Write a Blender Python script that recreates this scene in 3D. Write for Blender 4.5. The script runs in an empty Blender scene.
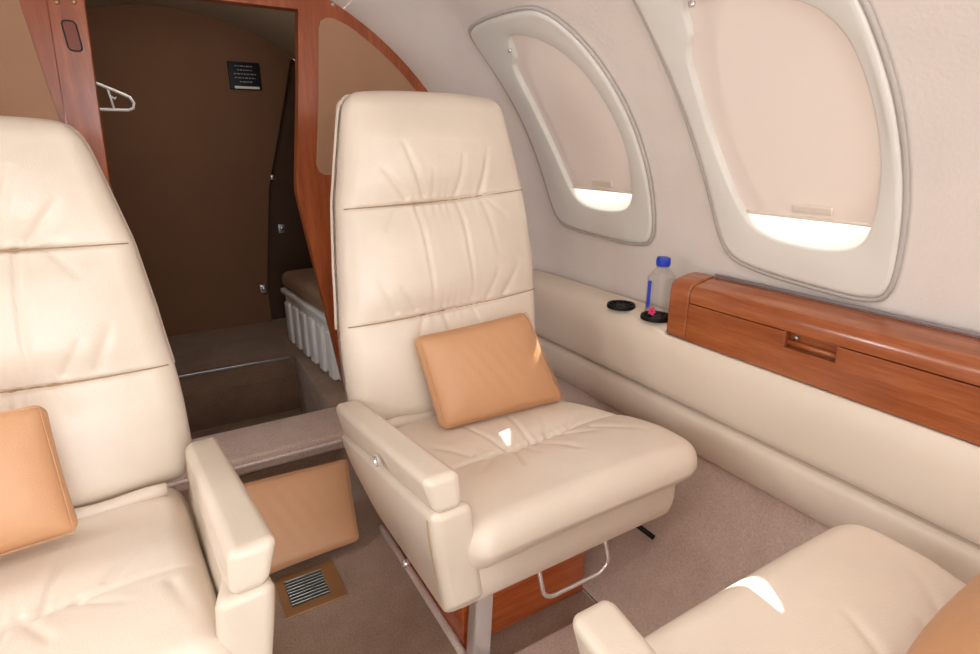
import bpy, bmesh, math, random
from mathutils import Vector, Matrix
random.seed(7)
PI = math.pi
scn = bpy.context.scene
COL = scn.collection

# ------------------------------------------------------------------ materials
def srgb(r, g, b):
    def f(c):
        c /= 255.0
        return c / 12.92 if c <= 0.04045 else ((c + 0.055) / 1.055) ** 2.4
    return (f(r), f(g), f(b), 1.0)

def base_mat(name):
    m = bpy.data.materials.new(name); m.use_nodes = True
    nt = m.node_tree; nt.nodes.clear()
    out = nt.nodes.new('ShaderNodeOutputMaterial')
    p = nt.nodes.new('ShaderNodeBsdfPrincipled')
    nt.links.new(p.outputs[0], out.inputs[0])
    return m, nt, p, out

def noise(nt, scale, detail=3, rough=.5, vec=None):
    n = nt.nodes.new('ShaderNodeTexNoise')
    n.inputs['Scale'].default_value = scale; n.inputs['Detail'].default_value = detail
    n.inputs['Roughness'].default_value = rough
    if vec: nt.links.new(vec, n.inputs['Vector'])
    return n

def coords(nt, kind='Object', scale=(1, 1, 1)):
    t = nt.nodes.new('ShaderNodeTexCoord'); mp = nt.nodes.new('ShaderNodeMapping')
    mp.inputs['Scale'].default_value = scale
    nt.links.new(t.outputs[kind], mp.inputs['Vector'])
    return mp.outputs[0]

def ramp(nt, fac, cols):
    r = nt.nodes.new('ShaderNodeValToRGB')
    el = r.color_ramp.elements
    while len(el) < len(cols): el.new(.5)
    for e, (pos, c) in zip(el, cols): e.position = pos; e.color = c
    nt.links.new(fac, r.inputs[0])
    return r

def bump(nt, p, height, strength, dist):
    b = nt.nodes.new('ShaderNodeBump')
    b.inputs['Strength'].default_value = strength; b.inputs['Distance'].default_value = dist
    nt.links.new(height, b.inputs['Height']); nt.links.new(b.outputs[0], p.inputs['Normal'])

def sc(c, k): return (c[0] * k, c[1] * k, c[2] * k, 1)

def leather(name, c, rough=.4, grain=.14, vary=.05):
    m, nt, p, _ = base_mat(name)
    v = coords(nt)
    n = noise(nt, 5, 4, .6, v)
    r = ramp(nt, n.outputs[0], [(.3, sc(c, 1 - vary)), (.7, sc(c, 1 + vary))])
    nt.links.new(r.outputs[0], p.inputs['Base Color'])
    p.inputs['Roughness'].default_value = rough
    p.inputs['Specular IOR Level'].default_value = .45
    vo = nt.nodes.new('ShaderNodeTexVoronoi'); vo.inputs['Scale'].default_value = 420
    nt.links.new(v, vo.inputs['Vector'])
    n2 = noise(nt, 28, 4, .6, v)
    ad = nt.nodes.new('ShaderNodeMath'); ad.operation = 'MULTIPLY_ADD'
    nt.links.new(n2.outputs[0], ad.inputs[0]); ad.inputs[1].default_value = .7
    nt.links.new(vo.outputs['Distance'], ad.inputs[2])
    bump(nt, p, ad.outputs[0], grain, .0016)
    return m

def carpet(name, c1, c2):
    m, nt, p, _ = base_mat(name)
    v = coords(nt)
    n = noise(nt, 190, 3, .75, v); n2 = noise(nt, 7, 4, .6, v)
    mx = nt.nodes.new('ShaderNodeMath'); mx.operation = 'MULTIPLY_ADD'
    nt.links.new(n.outputs[0], mx.inputs[0]); mx.inputs[1].default_value = .6
    sb = nt.nodes.new('ShaderNodeMath'); sb.operation = 'MULTIPLY'
    nt.links.new(n2.outputs[0], sb.inputs[0]); sb.inputs[1].default_value = .4
    nt.links.new(sb.outputs[0], mx.inputs[2])
    r = ramp(nt, mx.outputs[0], [(.36, c1), (.64, c2)])
    nt.links.new(r.outputs[0], p.inputs['Base Color'])
    p.inputs['Roughness'].default_value = .95; p.inputs['Specular IOR Level'].default_value = .1
    p.inputs['Sheen Weight'].default_value = .25
    bump(nt, p, n.outputs[0], 1, .006)
    return m

def wood(name, dark, mid, light, axis='y', rough=.25):
    m, nt, p, _ = base_mat(name)
    s = {'y': (9, .7, 9), 'z': (9, 9, .7), 'x': (.7, 9, 9)}[axis]
    v = coords(nt, 'Object', s)
    n = noise(nt, 3.2, 6, .62, v)
    s2 = tuple(k * 7 for k in s)
    n2 = noise(nt, 4, 3, .6, coords(nt, 'Object', s2))
    ad = nt.nodes.new('ShaderNodeMath'); ad.operation = 'MULTIPLY_ADD'
    nt.links.new(n2.outputs[0], ad.inputs[0]); ad.inputs[1].default_value = .3
    nt.links.new(n.outputs[0], ad.inputs[2])
    r = ramp(nt, ad.outputs[0], [(.42, dark), (.62, mid), (.86, light)])
    nt.links.new(r.outputs[0], p.inputs['Base Color'])
    p.inputs['Roughness'].default_value = rough
    p.inputs['Coat Weight'].default_value = .35; p.inputs['Coat Roughness'].default_value = .12
    return m

def plain(name, c, rough=.5, metal=0, grain=0, gscale=150, spec=.5):
    m, nt, p, _ = base_mat(name)
    v = coords(nt)
    n = noise(nt, 6, 3, .5, v)
    r = ramp(nt, n.outputs[0], [(.3, sc(c, .97)), (.7, sc(c, 1.03))])
    nt.links.new(r.outputs[0], p.inputs['Base Color'])
    p.inputs['Roughness'].default_value = rough; p.inputs['Metallic'].default_value = metal
    p.inputs['Specular IOR Level'].default_value = spec
    if grain:
        n2 = noise(nt, gscale, 2, .6, v); bump(nt, p, n2.outputs[0], grain, .002)
    return m

def glassy(name, tint=(1, 1, 1, 1), refl=.1, rough=.02):
    m, nt, p, out = base_mat(name)
    nt.nodes.remove(p)
    t = nt.nodes.new('ShaderNodeBsdfTransparent'); t.inputs[0].default_value = tint
    g = nt.nodes.new('ShaderNodeBsdfGlossy'); g.inputs['Roughness'].default_value = rough
    lw = nt.nodes.new('ShaderNodeLayerWeight'); lw.inputs[0].default_value = refl
    mx = nt.nodes.new('ShaderNodeMixShader')
    nt.links.new(lw.outputs['Facing'], mx.inputs[0])
    nt.links.new(t.outputs[0], mx.inputs[1]); nt.links.new(g.outputs[0], mx.inputs[2])
    nt.links.new(mx.outputs[0], out.inputs[0])
    return m

def translucent(name, c, amount):
    m, nt, p, out = base_mat(name)
    nt.links.new(ramp(nt, noise(nt, 3, 2, .5, coords(nt)).outputs[0], [(.3, sc(c, .99)), (.7, sc(c, 1.01))]).outputs[0], p.inputs['Base Color'])
    p.inputs['Roughness'].default_value = .55
    t = nt.nodes.new('ShaderNodeBsdfTranslucent'); t.inputs[0].default_value = c
    mx = nt.nodes.new('ShaderNodeMixShader'); mx.inputs[0].default_value = amount
    nt.links.new(p.outputs[0], mx.inputs[1]); nt.links.new(t.outputs[0], mx.inputs[2])
    nt.links.new(mx.outputs[0], out.inputs[0])
    return m

CREAM = leather('cream_leather', srgb(226, 213, 197), .3)
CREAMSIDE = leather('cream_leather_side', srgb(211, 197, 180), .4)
LEDGE = leather('ledge_leather', srgb(229, 216, 199), .42, .12, .02)
TAN = leather('tan_leather', srgb(201, 152, 112), .45, .14, .04)
SEAMT = plain('thread_and_seam_shade', srgb(168, 140, 108), .8)
PIPE = leather('piping_leather', srgb(218, 203, 186), .4, .1)
LINER = plain('wall_liner', srgb(231, 223, 216), .8, grain=.35, gscale=120, spec=.2)
FRAMEP = plain('window_plastic', srgb(230, 229, 222), .4)
FRAMEG = plain('window_gasket', srgb(188, 182, 176), .5)
SHADE = translucent('window_shade', srgb(235, 223, 213), .02)
SHADEBAR = plain('shade_bar', srgb(232, 222, 208), .4)
PANE = glassy('window_pane', (1, 1, 1, 1), .05)
CARPET = carpet('carpet', srgb(142, 115, 96), srgb(184, 156, 134))
CARPETR = carpet('carpet_outboard', srgb(198, 172, 158), srgb(232, 210, 196))
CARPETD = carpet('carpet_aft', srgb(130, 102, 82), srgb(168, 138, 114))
CARPETS = carpet('carpet_step_lit', srgb(176, 150, 134), srgb(214, 188, 170))  # step tread carpet, lightened in colour to make up for its shade
WOODY = wood('cherry_wood_y', srgb(128, 64, 30), srgb(156, 84, 44), srgb(182, 110, 64), 'y')
WOODX = wood('cherry_wood_x', srgb(150, 66, 28), srgb(176, 86, 42), srgb(200, 112, 62), 'x')
WOODZ = wood('cherry_wood_z', srgb(128, 60, 26), srgb(152, 76, 38), srgb(178, 98, 54), 'z', .3)
INSET = plain('inset_fabric', srgb(172, 134, 106), .85, grain=.4, gscale=180, spec=.15)
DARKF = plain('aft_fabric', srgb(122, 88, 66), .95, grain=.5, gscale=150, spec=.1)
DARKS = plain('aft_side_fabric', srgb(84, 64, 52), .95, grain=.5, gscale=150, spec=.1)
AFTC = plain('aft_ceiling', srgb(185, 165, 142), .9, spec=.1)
CHROME = plain('chrome', srgb(236, 236, 236), .22, .75)
STEEL = plain('steel', srgb(190, 190, 188), .3, 1)
BRONZE = plain('bronze_plate', srgb(176, 140, 98), .38, .7)
BLACK = plain('black_plastic', srgb(16, 15, 16), .5, spec=.25)
DARKG = plain('dark_slot', srgb(30, 26, 24), .7)
WHITEP = plain('white_plastic', srgb(226, 224, 220), .4)
TAUPE = leather('taupe_vinyl', srgb(140, 112, 92), .5, .15)
BLUE = plain('blue_cap', srgb(22, 62, 190), .35)
LABELB = plain('label_blue', srgb(40, 70, 190), .4)
LABELP = plain('label_pink', srgb(225, 50, 110), .4)
BOTTLE = glassy('bottle_plastic', (.975, .985, .995, 1), .2, .04)
PLACT = plain('placard_text', srgb(140, 140, 138), .6)
GREYTRIM = plain('grey_trim', srgb(150, 142, 146), .6)

# ------------------------------------------------------------------ helpers
def link(name, me, mat, parent=None, smooth=True):
    o = bpy.data.objects.new(name, me); COL.objects.link(o)
    if mat: me.materials.append(mat)
    if parent is not None:
        o.parent = parent
    for p in me.polygons: p.use_smooth = smooth
    return o

def abs_loc(o):
    v = Vector((0, 0, 0))
    while o is not None:
        v += o.location; o = o.parent
    return v

def mesh(name, verts, faces, mat, parent=None, smooth=True, fixn=True, T=None, auto=None):
    """verts are world coordinates; made local to the parent"""
    if T: verts = [T(v) for v in verts]
    off = abs_loc(parent) if parent is not None else Vector((0, 0, 0))
    me = bpy.data.meshes.new(name)
    me.from_pydata([tuple(Vector(v) - off) for v in verts], [], faces)
    if fixn:
        bm = bmesh.new(); bm.from_mesh(me)
        bmesh.ops.recalc_face_normals(bm, faces=bm.faces[:]); bm.to_mesh(me); bm.free()
    me.update()
    o = link(name, me, mat, parent, smooth)
    if auto is not None:
        me.set_sharp_from_angle(angle=math.radians(auto))
    return o

def tag(o, label=None, cat=None, group=None, kind=None):
    if label: o['label'] = label
    if cat: o['category'] = cat
    if group: o['group'] = group
    if kind: o['kind'] = kind
    return o

def empty(name, loc, label, cat, group=None):
    e = bpy.data.objects.new(name, None); COL.objects.link(e)
    e.location = loc; e.empty_display_size = .05
    return tag(e, label, cat, group)

def axis_coords(s, r, n, k=4):
    h = s / 2; a = []
    for i in range(k): a.append(-(h - r) - r * math.tan(PI / 4 * (k - i) / k))
    for i in range(n + 1): a.append(-(h - r) + (s - 2 * r) * i / n)
    for i in range(1, k + 1): a.append((h - r) + r * math.tan(PI / 4 * i / k))
    return a

def rbox(sx, sy, sz, r, nx, ny, nz, k=4):
    X, Y, Z = axis_coords(sx, r, nx, k), axis_coords(sy, r, ny, k), axis_coords(sz, r, nz, k)
    verts, idx, faces = [], {}, []
    hx, hy, hz = sx / 2 - r, sy / 2 - r, sz / 2 - r
    def V(x, y, z):
        key = (round(x, 6), round(y, 6), round(z, 6))
        if key in idx: return idx[key]
        c = Vector((max(-hx, min(hx, x)), max(-hy, min(hy, y)), max(-hz, min(hz, z))))
        d = Vector((x, y, z)) - c
        if d.length > 1e-9: d = d.normalized() * r
        verts.append(c + d); idx[key] = len(verts) - 1
        return idx[key]
    def face(A, B, f, flip):
        for i in range(len(A) - 1):
            for j in range(len(B) - 1):
                q = [V(*f(A[i], B[j])), V(*f(A[i + 1], B[j])), V(*f(A[i + 1], B[j + 1])), V(*f(A[i], B[j + 1]))]
                faces.append(q[::-1] if flip else q)
    face(X, Z, lambda a, b: (a, -sy / 2, b), False); face(X, Z, lambda a, b: (a, sy / 2, b), True)
    face(Y, Z, lambda a, b: (sx / 2, a, b), False); face(Y, Z, lambda a, b: (-sx / 2, a, b), True)
    face(X, Y, lambda a, b: (a, b, sz / 2), False); face(X, Y, lambda a, b: (a, b, -sz / 2), True)
    return verts, faces

def box(x0, x1, y0, y1, z0, z1, r=.004):
    v, f = rbox(x1 - x0, y1 - y0, z1 - z0, min(r, .49 * min(x1 - x0, y1 - y0, z1 - z0)), 1, 1, 1, 2)
    c = Vector(((x0 + x1) / 2, (y0 + y1) / 2, (z0 + z1) / 2))
    return [p + c for p in v], f

def merge(*parts):
    V, F = [], []
    for v, f in parts:
        o = len(V); V += list(v); F += [[i + o for i in q] for q in f]
    return V, F

def tube(pts, r, n=10, closed=False, caps=True):
    pts = [Vector(p) for p in pts]; N = len(pts)
    verts, faces = [], []
    up = None
    for i, p in enumerate(pts):
        a = pts[i - 1] if (i > 0 or closed) else p
        b = pts[(i + 1) % N] if (i < N - 1 or closed) else p
        t = (b - a).normalized()
        if up is None:
            up = Vector((0, 0, 1)) if abs(t.z) < .9 else Vector((1, 0, 0))
        s = t.cross(up)
        if s.length < 1e-6: s = t.orthogonal()
        s.normalize(); up = s.cross(t).normalized()
        rr = r[i] if isinstance(r, (list, tuple)) else r
        for k in range(n):
            an = 2 * PI * k / n
            verts.append(p + s * math.cos(an) * rr + up * math.sin(an) * rr)
    for i in range(N if closed else N - 1):
        for k in range(n):
            a = i * n + k; b = i * n + (k + 1) % n; j = (i + 1) % N
            faces.append([a, b, j * n + (k + 1) % n, j * n + k])
    if caps and not closed:
        faces.append(list(range(n))[::-1]); faces.append([(N - 1) * n + k for k in range(n)])
    return verts, faces

def prism(poly, f3, d0, d1):
    """poly: list of 2D points, f3(a,b,d) -> 3D"""
    n = len(poly)
    v = [f3(a, b, d0) for a, b in poly] + [f3(a, b, d1) for a, b in poly]
    f = [list(range(n))[::-1], [n + i for i in range(n)]]
    for i in range(n):
        j = (i + 1) % n; f.append([i, j, n + j, n + i])
    return v, f

def bevel(o, w, seg=2, ang=40):
    m = o.modifiers.new('bevel', 'BEVEL'); m.width = w; m.segments = seg
    m.limit_method = 'ANGLE'; m.angle_limit = math.radians(ang)
    return o

def lathe(prof, n=28, c=(0, 0, 0), sup=2.0, rot=0):
    v, f = [], []
    for r, z in prof:
        for k in range(n):
            a = 2 * PI * k / n + rot
            ca, sa = math.cos(a), math.sin(a)
            s = 1 / ((abs(ca) ** sup + abs(sa) ** sup) ** (1 / sup))
            v.append(Vector((c[0] + r * s * ca, c[1] + r * s * sa, c[2] + z)))
    for i in range(len(prof) - 1):
        for k in range(n):
            f.append([i * n + k, i * n + (k + 1) % n, (i + 1) * n + (k + 1) % n, (i + 1) * n + k])
    f.append(list(range(n))[::-1]); f.append([(len(prof) - 1) * n + k for k in range(n)])
    return v, f

def smooth01(a, b, x):
    t = max(0., min(1., (x - a) / (b - a))); return t * t * (3 - 2 * t)

def lerp_tab(tab, x):
    if x <= tab[0][0]: return tab[0][1]
    for (a, va), (b, vb) in zip(tab, tab[1:]):
        if x <= b: return va + (vb - va) * (x - a) / (b - a)
    return tab[-1][1]

def crease(px, py, seg):
    x0, y0, x1, y1, dep, wid = seg
    dx, dy = x1 - x0, y1 - y0; L2 = dx * dx + dy * dy
    t = ((px - x0) * dx + (py - y0) * dy) / L2
    if t < -.1 or t > 1.1: return 0
    tc = max(0, min(1, t))
    d = math.hypot(px - x0 - dx * tc, py - y0 - dy * tc)
    if d > wid * 4: return 0
    fade = math.sqrt(max(0, 1 - tc)) * 1.0
    e = d / wid
    return -1.25 * dep * fade * math.exp(-(e * 1.35) ** 2) + dep * .15 * fade * math.exp(-((e - 1.9) ** 2))

# ------------------------------------------------------------------ fuselage shell
CX, CZ = .16, .6
def RR(y):
    return 1.055 - .085 * smooth01(1.58, 1.95, y)
def cyl(y, ang, dr=0.0):
    a = math.radians(ang); R = RR(y) + dr
    return Vector((CX + R * math.cos(a), y, CZ + R * math.sin(a)))
ARC = 1.055 * PI / 180     # metres per degree

W1O = [(1.572, 47.3), (1.465, 47.8), (1.30, 47.4), (1.235, 46.1), (1.185, 42.4), (1.146, 37.0), (1.115, 29.7), (1.102, 21.5), (1.104, 14.7),
       (1.114, 11.2), (1.150, 9.7), (1.341, 9.9), (1.490, 10.4), (1.545, 11.6), (1.568, 15), (1.580, 20), (1.590, 28.1), (1.600, 35.6), (1.610, 43.2), (1.604, 46.2)]
W1I = [(1.442, 43.0), (1.418, 44.2), (1.36, 43.6), (1.289, 41.6), (1.222, 37.6), (1.182, 31.3), (1.162, 24.5), (1.168, 19), (1.19, 16.2), (1.23, 15.2), (1.304, 14.8),
       (1.40, 15.4), (1.44, 17.4), (1.466, 22.0), (1.49, 29), (1.500, 36.5), (1.49, 39.6), (1.462, 40.2), (1.452, 41.4)]
W2DY = -.617
W2O = [(.957, 45.6), (.955, 41), (.950, 36.0), (.937, 28.6), (.911, 19.3), (.890, 13.4), (.860, 10.6), (.785, 9.5), (.642, 8.8), (.535, 8.6), (.505, 10.0), (.496, 15.6), (.495, 21.8), (.507, 29.5),
       (.525, 35.1), (.538, 38.7), (.560, 42.8), (.602, 46.2), (.66, 47.6), (.85, 47.7), (.940, 47.2)]
W2I = [(.850, 41.6), (.835, 42.8), (.78, 42.9), (.70, 41.4), (.651, 40.3), (.606, 38.8), (.575, 36.3), (.558, 33.0), (.541, 26.7), (.539, 21.2), (.553, 16.2), (.579, 14.4), (.648, 13.8),
       (.75, 14.3), (.806, 15.9), (.846, 20.0), (.880, 27.8), (.884, 35.0), (.872, 37.6), (.858, 38.2), (.853, 39.6)]
def shift(poly, dy): return [(y + dy, a) for y, a in poly]

def star_resample(poly, c, N):
    """sample a star-shaped closed outline (in metres: y, arc) at N equal polar angles round c"""
    P = [(y - c[0], (a - c[1]) * ARC) for y, a in poly]
    out = []
    for k in range(N):
        th = 2 * PI * k / N; dx, dy = math.cos(th), math.sin(th); best = None
        for (x0, y0), (x1, y1) in zip(P, P[1:] + P[:1]):
            ex, ey = x1 - x0, y1 - y0
            den = dx * ey - dy * ex
            if abs(den) < 1e-12: continue
            t = (x0 * ey - y0 * ex) / den; u = (x0 * dy - y0 * dx) / den
            if t > 0 and -1e-6 <= u <= 1 + 1e-6: best = t if best is None else max(best, t)
        out.append(best)
    return out

def smooth_closed(poly, it=2):
    for _ in range(it):
        q = []
        for (a, b) in zip(poly, poly[1:] + poly[:1]):
            q.append((a[0] * .75 + b[0] * .25, a[1] * .75 + b[1] * .25)); q.append((a[0] * .25 + b[0] * .75, a[1] * .25 + b[1] * .75))
        poly = q
    return poly

def inside(poly, x, y):
    r = False; n = len(poly); j = n - 1
    for i in range(n):
        xi, yi = poly[i]; xj, yj = poly[j]
        if (yi > y) != (yj > y) and x < (xj - xi) * (y - yi) / (yj - yi) + xi: r = not r
        j = i
    return r

RIGHT_W = [0, W2DY, 2 * W2DY]
LEFT_W = [.0, W2DY, 2 * W2DY, 3 * W2DY]
YMIN = -1.15
def shell(name, a0, a1, y0, y1, mat, holes, mirror=False, na=None, ny=None, ypts=None):
    ny = ny or int((y1 - y0) / .018); na = na or int((a1 - a0) * ARC / .018)
    verts = []; faces = []
    for i in range(ny + 1):
        y = y0 + (y1 - y0) * i / ny
        for j in range(na + 1):
            p = cyl(y, a0 + (a1 - a0) * j / na)
            if mirror: p.x = 2 * CX - p.x
            verts.append(p)
    for i in range(ny):
        yc = y0 + (y1 - y0) * (i + .5) / ny
        for j in range(na):
            ac = a0 + (a1 - a0) * (j + .5) / na
            if any(inside(h, yc, ac) for h in holes): continue
            a = i * (na + 1) + j
            faces.append([a, a + 1, a + na + 2, a + na + 1])
    o = mesh(name, verts, faces, mat, fixn=False)
    tag(o, kind='structure')
    return o

midpoly = [(1.346 + (y - 1.346) * 1.1, 29 + (a - 29) * 1.07) for y, a in smooth_closed(W1I, 2)]
midpoly2 = [(.715 + (y - .715) * 1.1, 28.5 + (a - 28.5) * 1.07) for y, a in smooth_closed(W2I, 2)]
HO_R = [midpoly, midpoly2, shift(midpoly2, W2DY)]
HO_L = [shift(midpoly, d) for d in LEFT_W]
shell('wall_right', -38, 62, YMIN, 1.96, LINER, HO_R)['label'] = 'pale cream curved cabin side wall around the windows'
shell('wall_left', -38, 62, YMIN, 1.96, LINER, HO_L, mirror=True)
shell('ceiling', 62, 118, YMIN, 1.96, LINER, [], na=40, ny=60)

# ------------------------------------------------------------------ windows
def make_window(idx, dy, mirror, shade_bottom, WO=W1O, WI=W1I, c=(1.346, 29), dsill=0.0):
    N = 240
    so = star_resample(smooth_closed(WO, 2), c, N); si = [r_ + .006 for r_ in star_resample(smooth_closed(WI, 2), c, N)]
    opening = [(c[0] - .006 + .165 * math.cos(t) , 31.0 + (12.5 if math.sin(t) > 0 else 13.35 + dsill) * math.copysign(abs(math.sin(t)) ** .9, math.sin(t))) for t in [2 * PI * i / 120 for i in range(120)]]  # outer opening shaped to trim the sun patches on the seats
    ow = [min(a, b - .004) for a, b in zip(star_resample(opening, c, N), si)] if not mirror else [a - .002 for a in si]
    def pt(k, rad, dr):
        th = 2 * PI * k / N
        p = cyl(min(c[0] + math.cos(th) * rad, 1.58), c[1] + math.sin(th) * rad / ARC, dr)
        p.y = c[0] + math.cos(th) * rad + dy
        if mirror: p.x = 2 * CX - p.x
        return p
    rings = [(so, 0, .004), (so, -.002, -.010), (so, -.008, -.0135), (so, -.016, -.014), ('mix', .5, -.013), (si, .007, -.0128), (si, .003, -.0115), (si, .001, -.007), (si, 0, .0), (si, -.001, .022), ('outer', 0, .066), ('outer', -.002, .080)]
    verts, faces = [], []
    for s, o, dr in rings:
        for k in range(N):
            rad = (so[k] * .5 + si[k] * .5) if s == 'mix' else (ow[k] + o if s == 'outer' else s[k] + o)
            verts.append(pt(k, rad, dr))
    for i in range(len(rings) - 1):
        for k in range(N):
            a, b = i * N + k, i * N + (k + 1) % N
            faces.append([a, b, b + N, a + N])
    w = mesh('window_%d' % idx, verts, faces, FRAMEP, fixn=False); tag(w, kind='structure')
    g = [pt(k, so[k] + .004, -.006) for k in range(N)]
    v, f = tube(g, .0052, 8, closed=True)
    mesh('gasket', v, f, FRAMEG, w, fixn=False)
    # shade: sheet sliding in the frame, bottom edge a few centimetres above the sill
    verts, faces = [], []
    M = 8
    cc = (c[0], 31)
    ring = []
    for k in range(N):
        th = 2 * PI * k / N
        y = c[0] + math.cos(th) * (si[k] + .006); a = c[1] + math.sin(th) * (si[k] + .006) / ARC
        ring.append((y, max(a, shade_bottom)))
    for m in range(M + 1):
        t = m / M
        for (y, a) in ring:
            p = cyl(min(1.58, cc[0] + (y - cc[0]) * t), cc[1] + (a - cc[1]) * t, .003); p.y = cc[0] + (y - cc[0]) * t + dy
            if mirror: p.x = 2 * CX - p.x
            verts.append(p)
    for m in range(1, M):
        for k in range(N):
            a, b = m * N + k, m * N + (k + 1) % N
            faces.append([a, b, b + N, a + N])
    for k in range(N): faces.append([N + (k + 1) % N, N + k, 0])
    mesh('shade', verts, faces, SHADE, w, fixn=False)
    if shade_bottom < 40:
        ys = [y for y, a in ring if a <= shade_bottom + .01]
        y0, y1 = min(ys), max(ys)
        pts = []
        for i in range(17):
            p = cyl(y0 + (y1 - y0) * i / 16, shade_bottom + .15, .003); p.y += dy
            if mirror: p.x = 2 * CX - p.x
            pts.append(p)
        v, f = tube(pts, .004, 8); mesh('shade_bar', v, f, SHADEBAR, w, fixn=False)
        # finger pull on the shade
        v, f = rbox(.008, .085, .018, .0038, 1, 6, 1)
        R = Matrix.Rotation(-math.radians(19.5), 3, 'Y')
        base = cyl(c[0] - .05, shade_bottom + 1.35, -.002); base.y += dy
        vv = []
        for p in v:
            q = R @ p + base
            if mirror: q.x = 2 * CX - q.x
            vv.append(q)
        mesh('shade_pull', vv, f, SHADEBAR, w)
    # clear pane outboard
    verts = [pt(k, ow[k], .074) for k in range(N)]; ce = cyl(c[0], c[1], .074); ce.y += dy
    if mirror: ce.x = 2 * CX - ce.x
    verts.append(ce)
    mid = [pt(k, ow[k] * .5, .074) for k in range(N)]
    base = len(verts); verts += mid
    faces = [[k, (k + 1) % N, base + (k + 1) % N, base + k] for k in range(N)] + [[base + k, base + (k + 1) % N, N] for k in range(N)]
    mesh('pane', verts, faces, PANE, w, fixn=False)
    # small latch knob at the notch
    p = cyl(c[0] + .108, 42.4, -.016); p.y += dy
    if mirror: p.x = 2 * CX - p.x
    v, f = lathe([(.002, -.004), (.006, -.003), (.006, .003), (.002, .004)], 14)
    mesh('shade_latch', [Vector((q.z, q.x, q.y)) + p for q in v], f, CHROME, w)
    return w

make_window(1, 0, False, 17.6)
make_window(2, 0, False, 16.6, W2O, W2I, (.715, 28.5), .9)
make_window(3, W2DY, False, 16.6, W2O, W2I, (.715, 28.5), .9)
for i, d in enumerate(LEFT_W): make_window(i + 4, d, True, 33.0)

# ------------------------------------------------------------------ floor
FZ = -.10
XR = 1.15
def floor_profile():
    p = [(-.85, .27), (-.80, .22), (-.70, .06), (-.61, -.03), (-.545, -.085), (-.525, FZ)]
    p += [(x / 10, FZ) for x in range(-4, 9)]
    p = [q for q in p if q[0] < .84] + [(.845, FZ)]
    return p
def strip(prof, y0, y1, name, mat, parent=None, ny=40):
    v, f = [], []
    n = len(prof)
    for i in range(ny + 1):
        y = y0 + (y1 - y0) * i / ny
        for x, z in prof: v.append(Vector((x, y, z)))
    for i in range(ny):
        for j in range(n - 1):
            a = i * n + j; f.append([a, a + 1, a + n + 1, a + n])
    return mesh(name, v, f, mat, parent, fixn=False)
fl = strip([(-.83, .27), (-.80, .22), (-.70, .07), (-.61, -.03), (-.545, -.085), (-.525, FZ), (-.3, FZ), (0, FZ), (.3, FZ), (.6, FZ), (.843, FZ)], YMIN, 1.71, 'floor', CARPET)
tag(fl, kind='structure')
rp = []
for i in range(15):
    t = i / 14; rp.append((.847 + (XR - .847) * t, FZ + .001 + (.275 - FZ) * (t ** 1.35)))
o = strip([(.843, FZ - .01)] + rp, YMIN, 1.93, 'carpet_kick', CARPETR, fl)
o = strip([(.8435, FZ + .0012), (.8475, FZ + .0016)], YMIN, 1.60, 'carpet_seam', DARKG, fl, 1)
v, f = tube([(.466, .86, FZ + .006), (.466, 1.2, FZ + .006), (.462, 1.45, FZ + .006)], .010, 10)
mesh('carpet_binding', v, f, CARPETR, fl)
v, f = tube([(XR - .004, YMIN, .275), (XR - .004, 1.9, .275)], .006, 8)
tag(mesh('trim_1', v, f, GREYTRIM), kind='structure')

# ------------------------------------------------------------------ padded ledge along the right wall
led = empty('armrest_ledge', (1.15, .4, .27), 'long cream padded armrest ledge running along the window wall under the wooden console', 'ledge')
def spline(pts, n=6):
    out = []
    P = [pts[0]] + pts + [pts[-1]]
    for i in range(1, len(P) - 2):
        for k in range(n):
            t = k / n; p0, p1, p2, p3 = P[i - 1], P[i], P[i + 1], P[i + 2]
            out.append(tuple(.5 * ((2 * p1[d]) + (-p0[d] + p2[d]) * t + (2 * p0[d] - 5 * p1[d] + 4 * p2[d] - p3[d]) * t * t + (-p0[d] + 3 * p1[d] - 3 * p2[d] + p3[d]) * t ** 3) for d in (0, 1)))
    out.append(pts[-1]); return out
def sweep_y(prof, y0, y1, name, mat, parent, ny=30):
    n = len(prof); v, f = [], []
    ys = [y0 + (y1 - y0) * i / (ny - 2) for i in range(ny - 1)] + [.953, .9545]; ys.sort()
    for i in range(ny + 1):
        y = ys[i]; dx = RR(y) - 1.055
        for x, z in prof: v.append(Vector((x + dx, y, min(z, .583) if (name == 'upper_pad' and y < .9535) else z)))
    for i in range(ny):
        for j in range(n):
            a = i * n + j; b = i * n + (j + 1) % n; f.append([a, b, b + n, a + n])
    f.append(list(range(n))); f.append([ny * n + j for j in range(n)])
    return mesh(name, v, f, mat, parent, auto=50)
lower = spline([(1.150, .262), (1.122, .285), (1.104, .318), (1.096, .355), (1.097, .386), (1.108, .402)], 5) + [(1.145, .404), (1.145, .27)]
upper = spline([(1.112, .412), (1.092, .418), (1.081, .436), (1.076, .48), (1.076, .53), (1.082, .565), (1.095, .590), (1.118, .604), (1.15, .610), (1.188, .613)], 5) + [(1.19, .50), (1.17, .411)]
sweep_y(lower, YMIN, 1.86, 'lower_pad', LEDGE, led)
sweep_y(upper, YMIN, 1.86, 'upper_pad', LEDGE, led)

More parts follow.
